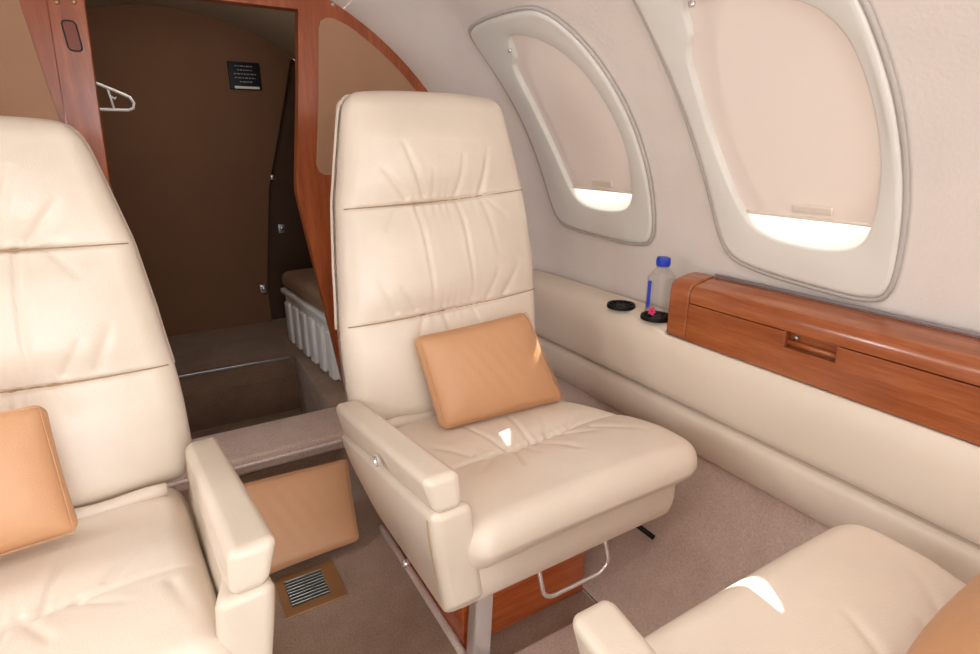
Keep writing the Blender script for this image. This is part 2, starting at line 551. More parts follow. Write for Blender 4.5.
# ------------------------------------------------------------------ wooden console on the ledge
con = empty('storage_console', (1.14, .3, .58), 'long cherry wood storage console with hinged lid on the ledge beneath the near window', 'console')
CF = 1.094
def fx(a, b, d): return Vector((a, d, b))
capprof = [(CF, .586), (CF, .700), (CF + .003, .718), (CF + .012, .728), (CF + .03, .733), (1.150, .738), (1.184, .740), (1.184, .586)]
o = mesh('end_panel', *prism(capprof, fx, .890, .952), WOODY, con, auto=35); bevel(o, .006, 3)
lidprof = [(CF, .682), (CF, .700), (CF + .003, .714), (CF + .011, .723), (CF + .03, .727), (1.150, .733), (1.183, .736), (1.183, .682)]
o = mesh('lid', *prism(lidprof, fx, YMIN + .05, .888), WOODY, con, auto=35); bevel(o, .0015, 2)
# front board with a slot for the latch: four boards round the hole, joined into one mesh
h0, h1, hz0 = .527, .640, .647
parts = [box(CF, CF + .02, YMIN + .05, h0, .586, .680, .001), box(CF, CF + .02, h1, .888, .586, .680, .001), box(CF, CF + .02, h0 - .002, h1 + .002, .586, hz0, .001)]
fb = mesh('front_board', *merge(*parts), WOODY, con, smooth=False)
o = mesh('body', *box(CF + .028, 1.182, YMIN + .05, .888, .587, .681, .002), WOODY, con, smooth=False)
la = mesh('latch_recess', *merge(box(CF + .018, CF + .022, h0 - .002, h1 + .002, hz0 - .002, .682, .001), box(CF + .001, CF + .02, h0 - .0005, h0 + .004, hz0, .681, .001), box(CF + .001, CF + .02, h1 - .004, h1 + .0005, hz0, .681, .001)), WOODY, con, smooth=False)
v, f = tube([(CF + .010, h0 + .006, hz0 + .010), (CF + .010, h1 - .006, hz0 + .010)], .006, 10)
mesh('latch_bar', v, f, WOODY, la)
v, f = lathe([(.001, -.003), (.005, -.003), (.005, .003), (.001, .003)], 12)
mesh('latch_pin', [Vector((q.z, q.x, q.y)) + Vector((CF + .014, h1 - .02, hz0 + .022)) for q in v], f, STEEL, la)
v, f = tube([(1.183, YMIN + .05, .739), (1.183, .89, .741)], .004, 8)
mesh('edge_trim', v, f, GREYTRIM, con)

# ------------------------------------------------------------------ cup holders and bottle
def cup_holder(x, y, z, label):
    e = empty('cup_holder', (x, y, z), label, 'cup holder', 'black cup holders in the ledge')
    mesh('rim', *lathe([(.031, -.001), (.040, -.001), (.041, .003), (.039, .010), (.034, .010), (.031, .006)], 36, (x, y, z)), BLACK, e, auto=40)
    v, f = lathe([(.002, .0015), (.0312, .0015), (.0312, -.001), (.002, -.001)], 36, (x, y, z))
    mesh('cup_floor', v, f, DARKG, e)
    for k in range(8):
        a = 2 * PI * k / 8
        v, f = rbox(.012, .009, .006, .0015, 1, 1, 1, 2)
        Rm = Matrix.Rotation(a, 3, 'Z')
        mesh('grip_tab', [Rm @ (p + Vector((.028, 0, 0))) + Vector((x, y, z + .009)) for p in v], f, BLACK, e)
cup_holder(1.118, 1.143, .6065, 'empty black cup holder set in the ledge between the seat and the bottle')
cup_holder(1.120, 1.012, .6065, 'black cup holder under the water bottle beside the wooden console')
BX, BY, BZ = 1.122, 1.006, .610
bo = empty('water_bottle', (BX, BY, BZ), 'clear plastic water bottle with blue cap standing in a cup holder', 'bottle')
prof = [(.004, .001), (.026, .0), (.0295, .004), (.030, .012), (.030, .106), (.0293, .112), (.0262, .117), (.0180, .130), (.0130, .136), (.0125, .148)]
mesh('body', *lathe(prof, 40, (BX, BY, BZ), 4.5, .5), BOTTLE, bo)
mesh('neck_ring', *lathe([(.011, .137), (.0165, .137), (.0165, .140), (.011, .140)], 28, (BX, BY, BZ)), BOTTLE, bo, auto=40)
cap = mesh('cap', *lathe([(.011, .141), (.0165, .141), (.0172, .144), (.0172, .160), (.0160, .1635), (.004, .1645)], 40, (BX, BY, BZ)), BLUE, bo, auto=50)
parts = []
for k in range(24):
    a = 2 * PI * k / 24
    parts.append(box(BX + .0172 * math.cos(a) - .0007, BX + .0172 * math.cos(a) + .0007, BY + .0172 * math.sin(a) - .0007, BY + .0172 * math.sin(a) + .0007, BZ + .1435, BZ + .159, .0003))
mesh('cap_ridges', *merge(*parts), BLUE, cap)
def bottle_patch(name, a0, a1, z0, z1, mat, blob=False):
    v, f = [], []
    n = 10
    for i in range(n + 1):
        a = a0 + (a1 - a0) * i / n + .0
        for z in (z0, (z0 + z1) / 2, z1):
            aa = a; ca, sa = math.cos(aa), math.sin(aa)
            s = .0306 / ((abs(math.cos(aa)) ** 4.5 + abs(math.sin(aa)) ** 4.5) ** (1 / 4.5))
            ar = aa + .0
            v.append(Vector((BX + s * math.cos(ar + 0), BY + s * math.sin(ar + 0), BZ + z)))
    for i in range(n):
        for j in range(2): a = i * 3 + j; f.append([a, a + 1, a + 4, a + 3])
    Rm = Matrix.Rotation(.5, 3, 'Z'); cc = Vector((BX, BY, 0))
    v = [Rm @ (p - cc) + cc for p in v]
    return mesh(name, v, f, mat, bo, fixn=False)
bottle_patch('side_label', PI - .55 - .5, PI - .03 - .5, .030, .104, LABELB)
fv, ff = [], []
for k in range(5):
    a = 2 * PI * k / 5
    v, f = rbox(.003, .0075, .010, .0014, 1, 2, 2, 2)
    parts = [p + Vector((0, .0066 * math.cos(a), .0066 * math.sin(a))) for p in v]
    o_ = len(fv); fv += parts; ff += [[i + o_ for i in q] for q in f]
Rm = Matrix.Rotation(PI + .30, 3, 'Z')
mesh('flower_mark', [Rm @ (p + Vector((.0318, -.004, 0))) + Vector((BX, BY, BZ + .024)) for p in fv], ff, LABELP, bo)

# ------------------------------------------------------------------ seats
def make_seat(T, label, base, zt, s1, s2, backT, variant):
    """T maps the modelled seat (facing -y, armrest on its low-x side) into place"""
    b = T(Vector(base))
    e = empty('passenger_seat', (b.x, b.y, b.z), label, 'seat', 'cream leather cabin seats')
    # ---- backrest
    w0 = .40; lean = .18; yb = 1.175
    L = zt - w0 ; Ls = L / math.cos(math.atan(lean))
    Th = .14; W = .56
    v, f = rbox(W, Th, Ls, .045, 100, 6, 250, 6)
    tl = Vector((0, lean, 1)).normalized(); nl = Vector((0, -1, lean)).normalized()
    hw = [(.40, .272), (.64, .274), (.78, .270), (.925, .254), (1.05, .228), (1.12, .213), (1.17, .204), (1.3, .19)]
    cxo = lambda z: .603 + .012 * smooth01(.55, .80, .4 + (z - .4) / k_)
    k_ = (zt - .4) / (1.17 - .4)
    # creases: (u metres from the centre line, z of the start) -> end, depth, width
    cr = [(-.075, s1 - .01, -.055, s2 + .02, .0045, .006), (.035, s1 - .01, .058, s2 + .02, .0045, .006), (.105, s1 - .015, .135, s1 - .15, .003, .009), (-.15, s2 + .01, -.19, s2 + .09, .003, .012),
          (-.055, s1 + .01, -.10, s1 + .13, .0055, .008), (-.10, s1 + .005, -.155, s1 + .075, .004, .009), (.035, s1 + .01, .055, s1 + .10, .004, .008), (.10, s1 + .008, .13, s1 + .12, .006, .009),
          (.15, s2 + .01, .205, s2 + .10, .004, .012), (.10, s2 + .01, .135, s2 + .09, .003, .009), (-.03, s1 + .01, -.03, s1 + .07, .003, .006), (-.10, s2 + .01, -.14, s2 + .07, .003, .009),
          (-.02, s2 - .01, -.015, s2 - .13, .004, .006), (.06, s2 - .01, .075, s2 - .08, .003, .006), (-.08, s2 - .01, -.10, s2 - .07, .003, .007),
          (-.12, s1 - .01, -.16, s1 - .07, .003, .010), (.12, s1 - .01, .175, s1 - .06, .003, .010)]
    def back(p):
        z = w0 + (p.z + Ls / 2) * tl.z
        half = lerp_tab(hw, .4 + (z - .4) / k_)
        u = p.x / (W / 2)
        # round the top corners
        x = u * half
        ft = max(0., min(1., (-p.y / (Th / 2)) * 1.0))
        edge = max(0, 1 - abs(u) ** 5)
        tc = smooth01(0, .12, zt - z)
        d = .030 * (1 - abs(u) ** 2.4) * tc
        ctr = math.exp(-(x / .12) ** 2)
        for s, amp in ((s1, 1.), (s2, 1.)):
            zs = s + .013 * u - .006 * (1 - u * u)
            dz = z - zs
            d -= (.005 + .009 * ctr) * math.exp(-(dz / .0042) ** 2)
            d -= (.013 + .016 * ctr) * math.exp(-(dz / .045) ** 2)
            g = math.exp(-(x / .10) ** 4) * math.exp(-abs(dz) / .016)
            d += .0020 * math.cos(x * 2 * PI / .021 + 1.3 * math.sin(x * 60)) * g
        cs = 0
        for c in cr: cs += crease(x, z, c)
        d += cs
        d += .003 * math.sin(z * 21 + 2 * u) * (1 - u * u)
        out = d * ft ** 1.5 * edge
        thick = 1.0 if p.y < 0 else .6
        q = Vector((cxo(z) + x, yb, .45)) + tl * ((z - .45) / tl.z) + nl * (-(p.y + Th / 2) * thick + out)
        # slightly lowered crown edges
        if z > zt - .08: q.z -= .012 * abs(u) ** 3 * smooth01(zt - .08, zt, z)
        return backT(q)
    mesh('backrest', [back(p) for p in v], f, CREAM, e)
    for s in (s1, s2):
        pts = []
        for i in range(61):
            u = -1 + 2 * i / 60; uu = u * .955
            zs = s + .013 * uu - .006 * (1 - uu * uu)
            ctr_ = math.exp(-(uu * .26 / .12) ** 2)
            half = lerp_tab(hw, .4 + (zs - .4) / k_)
            x = uu * half
            d = .030 * (1 - abs(uu) ** 2.4) - (.018 + .025 * math.exp(-(x / .12) ** 2)) + .0015 + .0020 * math.cos(x * 2 * PI / .021 + 1.3 * math.sin(x * 60)) * math.exp(-(x / .10) ** 4)
            ex = .0 if abs(uu) < .8 else -.016 * ((abs(uu) - .8) / .185) ** 3
            pts.append(backT(Vector((cxo(zs) + x, yb, .45)) + tl * ((zs - .45) / tl.z) + nl * (d * max(0, 1 - abs(uu) ** 5) + ex + .0006)))
        mesh('seam', *tube(pts, [.0013 + .0014 * math.exp(-((i - 30) / 13) ** 4) for i in range(61)], 6), SEAMT, e)  # dark thread line, thicker mid-seam; shade of the gathered slits is painted in
    # ---- rear shell with piping edge
    z0s = s2 - .02
    Ls2 = (zt - .015 - z0s) / tl.z
    v, f = rbox(W, .035, Ls2, .015, 20, 2, 30, 3)
    def shellf(p):
        z = z0s + (p.z + Ls2 / 2) * tl.z
        half = lerp_tab(hw, .4 + (z - .4) / k_) - .001
        x = (p.x / (W / 2)) * half
        q = Vector((cxo(z) + x, yb, .45)) + tl * ((z - .45) / tl.z) + nl * (-(p.y + .084))
        return backT(q)
    mesh('back_shell', [shellf(p) for p in v], f, PIPE, e)
    pl = []
    for i in range(25): pl.append((-1, z0s + (zt - .06 - z0s) * i / 24))
    for i in range(1, 7):
        a = PI / 2 * i / 6; pl.append((-1 + .12 * (1 - math.cos(a)), zt - .06 + .05 * math.sin(a)))
    for i in range(1, 12): pl.append((-.88 + 1.76 * i / 12, zt - .010))
    for i in range(0, 7):
        a = PI / 2 * (1 - i / 6); pl.append((1 - .12 * (1 - math.cos(a)), zt - .06 + .05 * math.sin(a)))
    for i in range(1, 25): pl.append((1, zt - .06 - (zt - .06 - z0s) * i / 24))
    pts = []
    for u, z in pl:
        half = lerp_tab(hw, .4 + (z - .4) / k_) - .001
        pts.append(backT(Vector((cxo(z) + u * half, yb, .45)) + tl * ((z - .45) / tl.z) + nl * -.070))
    mesh('piping', *tube(pts, .005, 8), PIPE, e)
    # ---- seat cushion
    sx, sy, sz = .59, .56, .098
    v, f = rbox(sx, sy, sz, .046, 110, 110, 2, 6)
    right = [(.66, .945), (.72, .955), (.80, .960), (.89, .952), (.97, .915), (1.06, .872), (1.12, .862), (1.3, .86)]
    ysm = .905
    crs = [(.58, .905, .545, 1.06, .0045, .007), (.645, .905, .67, 1.08, .004, .007), (.60, .90, .56, .80, .005, .009), (.66, .895, .70, .79, .004, .010), (.54, .90, .47, .83, .004, .010),
           (.72, .90, .79, .85, .004, .010), (.76, .915, .83, .98, .0035, .010), (.50, .92, .44, 1.0, .0035, .010), (.62, .90, .62, .83, .004, .007), (.42, .86, .40, .74, .003, .012), (.80, .88, .88, .80, .003, .012), (.69, .91, .74, 1.0, .003, .008)]
    def seat(p):
        y = .945 + p.y                       # .665 .. 1.225
        t = p.x / sx + .5                    # 0..1
        xl = .366 ; xr = lerp_tab(right, y)
        # round the plan at the front right corner
        x = xl + (xr - xl) * t
        if y < .74: 
            k = (.74 - y) / .075
            x -= .022 * k * k * smooth01(.55, 1, t)
        top = max(0, p.z / (sz / 2))
        u = 2 * t - 1
        tilt = -.075 * (y - .70)
        z = .388 + p.z + tilt
        d = .012 * (1 - abs(u) ** 3)
        yy = y - (.012 * u)
        ctr = math.exp(-((x - .63) / .12) ** 2)
        d -= (.003 + .009 * ctr) * math.exp(-((yy - ysm) / .006) ** 2) + (.006 + .009 * ctr) * math.exp(-((yy - ysm) / .045) ** 2)
        d += .0018 * math.cos(x * 2 * PI / .022 + math.sin(x * 50)) * math.exp(-((x - .63) / .1) ** 4) * math.exp(-abs(yy - ysm) / .018)
        for c in crs: d += crease(x, y, c)
        d += .004 * math.exp(-((y - .78) / .07) ** 2)
        z += d * max(0, top) ** 1.2
        if p.z < 0: y += .022 * smooth01(.76, .68, y) * (-p.z / (sz / 2)); z -= .016 * smooth01(.80, .70, y) * smooth01(.5, 0, t) * (-p.z / (sz / 2))
        return T(Vector((x, y, z)))
    mesh('seat_cushion', [seat(p) for p in v], f, CREAM, e)
    # cushion side piping on the armrest side
    pts = []
    for y in [1.15 - .45 * i / 20 for i in range(21)]:
        pts.append(T(Vector((.370, y, .402 - .075 * (y - .70) - .008))))
    mesh('piping', *tube(pts, .004, 8), PIPE, e)
    mesh('back_roll', *tube([T(Vector((.395 + .44 * i / 20, 1.152, .416 + .002 * math.sin(i)))) for i in range(21)], .013, 10), CREAM, e)
    # ---- apron under the cushion
    v, f = rbox(.568, .49, .115, .018, 24, 12, 4, 5)
    def apr(p):
        q = Vector((.638 + p.x, .951 + p.y, .3035 + p.z))
        if q.y < .80: q.x -= .018 * smooth01(.80, .70, q.y) * smooth01(.80, .92, q.x)
        q.y += .012 * smooth01(.30, .25, q.z) * (1 if q.y < .9 else 0)
        q.z += .010 * (q.x - .63) * 1.0
        return T(q)
    mesh('seat_apron', [apr(p) for p in v], f, CREAM, e)
    # ---- armrest pad and the side panel below it
    v, f = rbox(.058, .50, .072, .016, 4, 30, 5, 5)
    def arm(p):
        y = .940 + p.y; t = (1.19 - y) / .5
        x = .3275 + p.x + .006 * (t - .5) + .0
        z = .450 + .073 * t + p.z - (.020 * (1 - t) * (.5 - p.z / .072))
        x += -.020 * (p.z / .072) * (1 if p.x < 0 else .3)      # leans outward at the top
        return T(Vector((x, y, z)))
    ar = mesh('armrest', [arm(p) for p in v], f, CREAMSIDE, e)
    v, f = rbox(.055, .515, .23, .018, 5, 40, 26, 5)
    def pan(p):
        y = .947 + p.y; t = (1.2045 - y) / .515
        zt_ = .400 + .091 * t; zb = .250
        w = (p.z + .115) / .23
        # rear bottom corner is cut away upwards, front bottom corner rounded
        zb += .03 * smooth01(.40, 0, t) ** 1.5
        zb += .02 * smooth01(.94, 1, t)
        z = zb + (zt_ - zb) * w
        x = .3285 + p.x + .006 * (t - .5) + .030 * max(0, 1 - w) ** 1.3
        wide = smooth01(.80, 1, t)
        if p.x > 0: x += .022 * wide
        y += .012 * (1 - w) * smooth01(.9, 1, t)
        return T(Vector((x, y, z)))
    sp = mesh('side_panel', [pan(p) for p in v], f, CREAMSIDE, e)
    # stitch line on the panel front corner
    pts = []
    for i in range(30):
        w = i / 29; z = .27 + .20 * w
        pts.append(T(Vector((.3035 + .030 * max(0, 1 - w) ** 1.3 + .0005, .712 + .010 * (1 - w), z))))
    mesh('stitching', *tube(pts, .0018, 6), SEAMT, sp)
    # recline button
    v, f = lathe([(.001, .0), (.010, .0), (.0115, -.003), (.0115, -.005), (.008, -.006), (.007, -.003), (.001, -.003)], 24)
    mesh('recline_button', [T(Vector((q.z, q.x, q.y)) + Vector((.2925, .905, .483))) for q in v], f, CHROME, ar, auto=40)
    # ---- pedestal
    o = mesh('pedestal', *box(.475, .843, .925, 1.34, FZ, .250, .004), WOODX, e, T=T, auto=40)
    # front chrome legs, raked forward
    def legm(xa, xb):
        top = Vector((xa, .915, .255)); bot = Vector((xb, .868, FZ + .004))
        v, f = rbox(.048, .034, 1, .004, 1, 1, 1, 3)
        vv = []
        for p in v:
            t = p.z + .5; c = bot.lerp(top, t)
            vv.append(T(Vector((c.x + p.x * (1 - .1 * t), c.y + p.y, c.z))))
        return vv, f
    mesh('leg', *legm(.532, .482), CHROME, e, auto=40)
    # lever with ball at the pedestal side
    mesh('swivel_lever', *tube([T(Vector(p)) for p in ((.478, 1.10, .085), (.44, 1.095, .08), (.405, 1.085, .07))], .004, 8), CHROME, e)
    v, f = lathe([(.011 * math.sin(a) + .0002, -.011 * math.cos(a)) for a in [PI * i / 10 for i in range(11)]], 18)
    mesh('lever_ball', [T(q + Vector((.400, 1.083, .068))) for q in v], f, CHROME, e)
    # foot bar
    pts = [(.566, .765, .262), (.566, .755, .215)]
    for i in range(7):
        a = PI / 2 * i / 6; pts.append((.598 - .032 * math.cos(a), .742, .185 - .032 * math.sin(a)))
    for i in range(7):
        a = PI / 2 * i / 6; pts.append((.712 + .032 * math.sin(a), .742, .153 + .032 * (1 - math.cos(a))))
    pts += [(.744, .755, .215), (.744, .765, .262)]
    mesh('foot_bar', *tube([T(Vector(p)) for p in pts], .0048, 10), CHROME, e)
    # slide rod on the outboard side
    rd = mesh('slide_rod', *tube([T(Vector(p)) for p in ((.90, 1.06, .25), (.97, .93, .11), (.985, .895, .080), (1.000, .838, .066))], .007, 8), BLACK, e)
    return e

ident = lambda p: p.copy()
MAIN = make_seat(ident, 'cream leather seat standing in the middle under the windows, tan pillow on it', (.66, 1.13, FZ), 1.18, .927, .664, ident, 0)
def yawed(p, k):
    a = math.radians(4.5); px, py = -.26, .92
    x, y = k - p.x - px, p.y - py
    return Vector((px + x * math.cos(a) - y * math.sin(a), py - .035 + x * math.sin(a) + y * math.cos(a), p.z - .005 * smooth01(.1, .3, p.z)))
mir = lambda p: yawed(p, .352)
mirb = lambda p: yawed(p, .350) + Vector((0, .02, 0))
make_seat(mir, 'cream leather seat left of the aisle, partly cut off by the picture edge', (.66, 1.13, FZ), 1.112, .892, .652, mirb, 1)
fac = lambda p: Vector((p.x + .03, 1.07 - p.y, p.z))
make_seat(fac, 'cream leather seat turned towards the window seat, only its front edge showing at bottom right', (.66, 1.13, FZ), 1.17, .925, .664, fac, 2)

# ------------------------------------------------------------------ pillows
def pillow(name, corners, thick, label, group='tan leather pillows', puff=.022):
    """corners: bottom-left, bottom-right, top-right, top-left (world) of the mid-plane"""
    BL, BR, TR, TL = [Vector(c) for c in corners]
    n = (BR - BL).cross(TL - BL).normalized()
    W, Hh = (BR - BL).length, (TL - BL).length
    v, f = rbox(W, thick, Hh, thick * .36, 30, 3, 24, 5)
    vv = []
    for p in v:
        s, t = p.x / W + .5, p.z / Hh + .5
        u, w = 2 * s - 1, 2 * t - 1
        c = (BL.lerp(BR, s)).lerp(TL.lerp(TR, s), t)
        pf = puff * (1 - abs(u) ** 2.6) * (1 - abs(w) ** 2.6)
        off = -p.y + (pf if p.y < 0 else -pf)
        cen = (BL + BR + TR + TL) / 4
        pinch = 1 - .025 * (1 - abs(u) ** 2) * abs(w) ** 3 - .02 * (1 - w * w) * abs(u) ** 3
        c = cen + (c - cen) * pinch
        wr = .0015 * math.sin(30 * u + 9 * w) * (1 - abs(u)) * (1 - abs(w))
        vv.append(c + n * (off * (.55 + .45 * (1 - abs(u) ** 8) * (1 - abs(w) ** 8)) + wr))
    base = (BL + BR) / 2
    e = empty(name, tuple(base), label, 'pillow', group)
    mesh('cover', vv, f, TAN, e)
    pts = []
    for a, b_ in ((BL, BR), (BR, TR), (TR, TL), (TL, BL)):
        for i in range(8): pts.append(a.lerp(b_, i / 8))
    cen = (BL + BR + TR + TL) / 4
    P = []
    for p in pts:
        d = p - cen; P.append(cen + d * .962 + n * thick * .33)
    mesh('seam', *tube(P, .0010, 6, closed=True), TAN, e)
    return e
pillow('throw_pillow', [(.490, 1.045, .426), (.836, 1.040, .422), (.776, 1.135, .645), (.468, 1.135, .630)], .055, 'tan leather pillow leaning on the backrest of the seat under the windows')
pillow('throw_pillow', [(-.52, 1.005, .432), (-.186, 1.020, .440), (-.200, 1.085, .650), (-.52, 1.085, .648)], .055, 'tan leather pillow on the left seat, cut off by the left edge')
pillow('throw_pillow', [(1.00, .180, .438), (.635, .172, .438), (.64, .075, .59), (1.00, .075, .59)], .06, 'tan leather pillow lying at the bottom right corner on the facing seat')
pillow('throw_pillow', [(-.02, 1.380, FZ + .024), (.379, 1.402, FZ + .024), (.410, 1.580, .100), (-.02, 1.570, .122)], .05, 'tan leather pillow standing on the floor against the carpeted step', puff=.012)

# ------------------------------------------------------------------ floor vent
ve = empty('floor_vent', (.21, 1.31, FZ), 'bronze framed floor vent with metal slats in the aisle carpet', 'vent')
vx0, vx1, vy0, vy1 = .128, .288, 1.232, 1.388
gx0, gx1, gy0, gy1 = .150, .250, 1.262, 1.366
z0, z1 = FZ, FZ + .005
mesh('frame', *merge(box(vx0, gx0, vy0, vy1, z0, z1, .001), box(gx1, vx1, vy0, vy1, z0, z1, .001), box(gx0 - .001, gx1 + .001, vy0, gy0, z0, z1, .001), box(gx0 - .001, gx1 + .001, gy1, vy1, z0, z1, .001)), BRONZE, ve, smooth=False)
mesh('gap_shade_plate', *box(gx0, gx1, gy0, gy1, FZ - .002, FZ + .0015, .0005), BLACK, ve, smooth=False)  # thin black plate paints the shade between the slats
for k in range(9):
    y = gy0 + (gy1 - gy0) * (k + .5) / 9
    o = mesh('slat', *box(gx0, gx1, y - .0013, y + .0013, FZ + .001, FZ + .0075, .001), STEEL, ve, smooth=False)

# mat between the facing seats
def round_rect(x0, x1, y0, y1, r, n=8):
    P = []
    for cx, cy, a0 in ((x1 - r, y1 - r, 0), (x0 + r, y1 - r, 90), (x0 + r, y0 + r, 180), (x1 - r, y0 + r, 270)):
        for i in range(n + 1):
            a = math.radians(a0 + 90 * i / n); P.append((cx + r * math.cos(a), cy + r * math.sin(a)))
    return P
o = mesh('floor_mat', *prism(round_rect(.500, .835, .20, .845, .045), lambda a, b, d: Vector((a, b, d)), FZ, FZ + .016), CARPETR, auto=40)
bevel(o, .006, 3)
tag(o, 'beige carpet mat on the floor in front of the middle seat', 'mat')

# ------------------------------------------------------------------ step and aft floor
st = mesh('trim_2', *merge(box(-.80, 1.10, 1.668, 1.885, .085, .145, .012), box(-.80, 1.10, 1.69, 1.875, FZ - .02,   .10, .004)), CARPETS, auto=40); st.data.materials.append(CARPET)
for p_ in st.data.polygons:
    if p_.center.z < .08: p_.material_index = 1  # riser takes the darker carpet; its shade is put into the colour
tag(st, kind='structure')
mesh('step_piping', *tube([(-.80, 1.671, .118), (1.10, 1.667, .118)], .006, 8), CARPETR, st)
PX0, PX1, PY0, PY1, PZ = -.34, .445, 1.885, 2.49, -.12
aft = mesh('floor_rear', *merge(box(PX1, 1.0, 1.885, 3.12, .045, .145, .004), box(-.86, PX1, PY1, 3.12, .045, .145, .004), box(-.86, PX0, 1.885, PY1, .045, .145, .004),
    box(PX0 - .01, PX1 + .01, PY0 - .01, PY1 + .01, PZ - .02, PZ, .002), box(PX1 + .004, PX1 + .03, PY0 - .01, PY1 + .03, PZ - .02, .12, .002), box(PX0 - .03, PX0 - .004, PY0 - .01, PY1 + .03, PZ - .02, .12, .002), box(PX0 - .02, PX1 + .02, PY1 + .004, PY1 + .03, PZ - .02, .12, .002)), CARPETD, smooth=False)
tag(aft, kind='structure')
mesh('edge_strip', *box(PX0, PX1 - .02, PY1 - .012, PY1 + .004, .138, .149, .002), STEEL, aft, smooth=False)

# ------------------------------------------------------------------ rear bulkhead with door opening (mirror line x = MX)
MX = .165; BY0, BY1 = 1.94, 1.985
RB = RR(1.95)
def arc_pts(a0, a1, n, R=None, cx=CX):
    R = R or RB
    return [(cx + R * math.cos(math.radians(a0 + (a1 - a0) * i / n)), CZ + R * math.sin(math.radians(a0 + (a1 - a0) * i / n))) for i in range(n + 1)]
def fy(a, b, d): return Vector((a, d, b))
rightp = [(.476, 1.442), (.452, 1.20), (.420, .94), (.418, .90), (.424, .85), (.526, .138), (.526, .10), (.90, .10)] + arc_pts(-28, 71, 40)
leftfoot = [(.476, 1.442), (.452, 1.20), (.420, .94), (.418, .90), (.424, .85), (.60, .138), (.60, .10), (.90, .10)]
wb = empty('wall_back', (MX, BY0, 0), None, None); wb['kind'] = 'structure'
frR = mesh('wood_frame', *prism(rightp, fy, BY0, BY1), WOODZ, wb, smooth=False)
leftp = [(2 * MX - a, b) for a, b in leftfoot + rightp[8:]]
mesh('wood_frame', *prism(leftp, fy, BY0, BY1), WOODZ, wb, smooth=False)
hdr = [(.478, 1.442), (.478, 1.60)] + arc_pts(70, 110, 20) + [(2 * MX - .478, 1.60), (2 * MX - .478, 1.442)]
hdr = [(.477, 1.442)] + arc_pts(71.0, 109.6, 20) + [(2 * MX - .477, 1.442)]
mesh('header', *prism(hdr, fy, BY0 + .002, BY1), WOODZ, wb, smooth=False)
# fabric inset panels
insp = [(.513, .955), (.495, .965), (.487, .99)] + [(.500, 1.09), (.512, 1.19), (.532, 1.395), (.540, 1.416), (.558, 1.426), (.580, 1.427)]
a_s = math.degrees(math.atan2(1.427 - CZ, .590 - CX))
insp += arc_pts(61.5, 25.5, 24, .935) [1:]
insp += [(.955, .955)]
mesh('inset_panel', *prism(insp, fy, BY0 - .004, BY0 + .01), INSET, wb, smooth=False)
mesh('inset_panel', *prism([(2 * MX - a, b) for a, b in insp], fy, BY0 - .004, BY0 + .01), INSET, wb, smooth=False)
def screw(x, z, y, par, mat=STEEL, r=.006):
    v, f = lathe([(.0006, -.003), (r * .6, -.003), (r, -.001), (r, .002), (.0006, .002)], 16)
    mesh('screw', [Vector((q.x, q.z, q.y)) + Vector((x, y, z)) for q in v], f, mat, par)
screw(.583, 1.466, BY0 - .001, wb)
# sliding door leaf peeking out at the left
dl = [(-.140, 1.50), (-.062, 1.50), (-.064, 1.41), (-.080, 1.13), (-.090, .935), (-.100, .75), (-.125, .50), (-.21, .148), (-.28, .148), (-.185, .75), (-.172, .90)]
door = mesh('door_1', *prism(dl, fy, BY0 - .012, BY0 - .001), WOODZ, smooth=False); tag(door, kind='structure'); bevel(door, .003, 2)
pp = round_rect(-.124, -.094, 1.282, 1.352, .010)
sh = lambda a, b: a + (b - 1.317) * -.06 + .002
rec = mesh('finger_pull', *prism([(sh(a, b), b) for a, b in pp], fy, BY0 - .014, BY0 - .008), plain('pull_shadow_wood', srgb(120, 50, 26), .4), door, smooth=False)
rim = [Vector((sh(a, b), BY0 - .013, b)) for a, b in pp]
mesh('pull_rim', *tube(rim, .002, 6, closed=True), DARKG, door)
screw(-.124, 1.393, BY0 - .013, door, BRONZE); screw(-.088, 1.397, BY0 - .013, door, BRONZE)

# ------------------------------------------------------------------ aft compartment
RA = 1.02
rear = [(-.60, .12), (.46, .12), (.46, .35), (.525, .84), (.645, 1.26), (.693, 1.44)] + arc_pts(57, 123, 24, RA) + [(-.60, 1.2)]
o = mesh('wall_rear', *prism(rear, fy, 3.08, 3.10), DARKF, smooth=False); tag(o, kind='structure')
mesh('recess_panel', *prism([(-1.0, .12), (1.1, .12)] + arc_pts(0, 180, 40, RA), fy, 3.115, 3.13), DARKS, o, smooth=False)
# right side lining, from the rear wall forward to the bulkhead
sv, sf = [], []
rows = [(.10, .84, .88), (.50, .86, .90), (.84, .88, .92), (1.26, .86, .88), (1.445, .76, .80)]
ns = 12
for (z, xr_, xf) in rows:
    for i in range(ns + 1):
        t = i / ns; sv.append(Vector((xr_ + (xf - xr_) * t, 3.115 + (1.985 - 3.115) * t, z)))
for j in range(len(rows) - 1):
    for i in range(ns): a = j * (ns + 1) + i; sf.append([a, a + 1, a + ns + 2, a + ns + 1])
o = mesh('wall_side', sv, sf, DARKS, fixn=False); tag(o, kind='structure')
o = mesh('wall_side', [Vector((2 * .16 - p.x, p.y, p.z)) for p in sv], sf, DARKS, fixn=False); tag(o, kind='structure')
# compartment ceiling
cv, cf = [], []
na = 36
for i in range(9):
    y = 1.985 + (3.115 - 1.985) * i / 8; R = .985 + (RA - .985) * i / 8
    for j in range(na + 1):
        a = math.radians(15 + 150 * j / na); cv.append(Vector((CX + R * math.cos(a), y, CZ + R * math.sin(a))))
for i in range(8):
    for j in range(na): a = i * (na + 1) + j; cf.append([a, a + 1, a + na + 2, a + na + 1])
o = mesh('ceiling_rear', cv, cf, AFTC, fixn=False); tag(o, kind='structure')

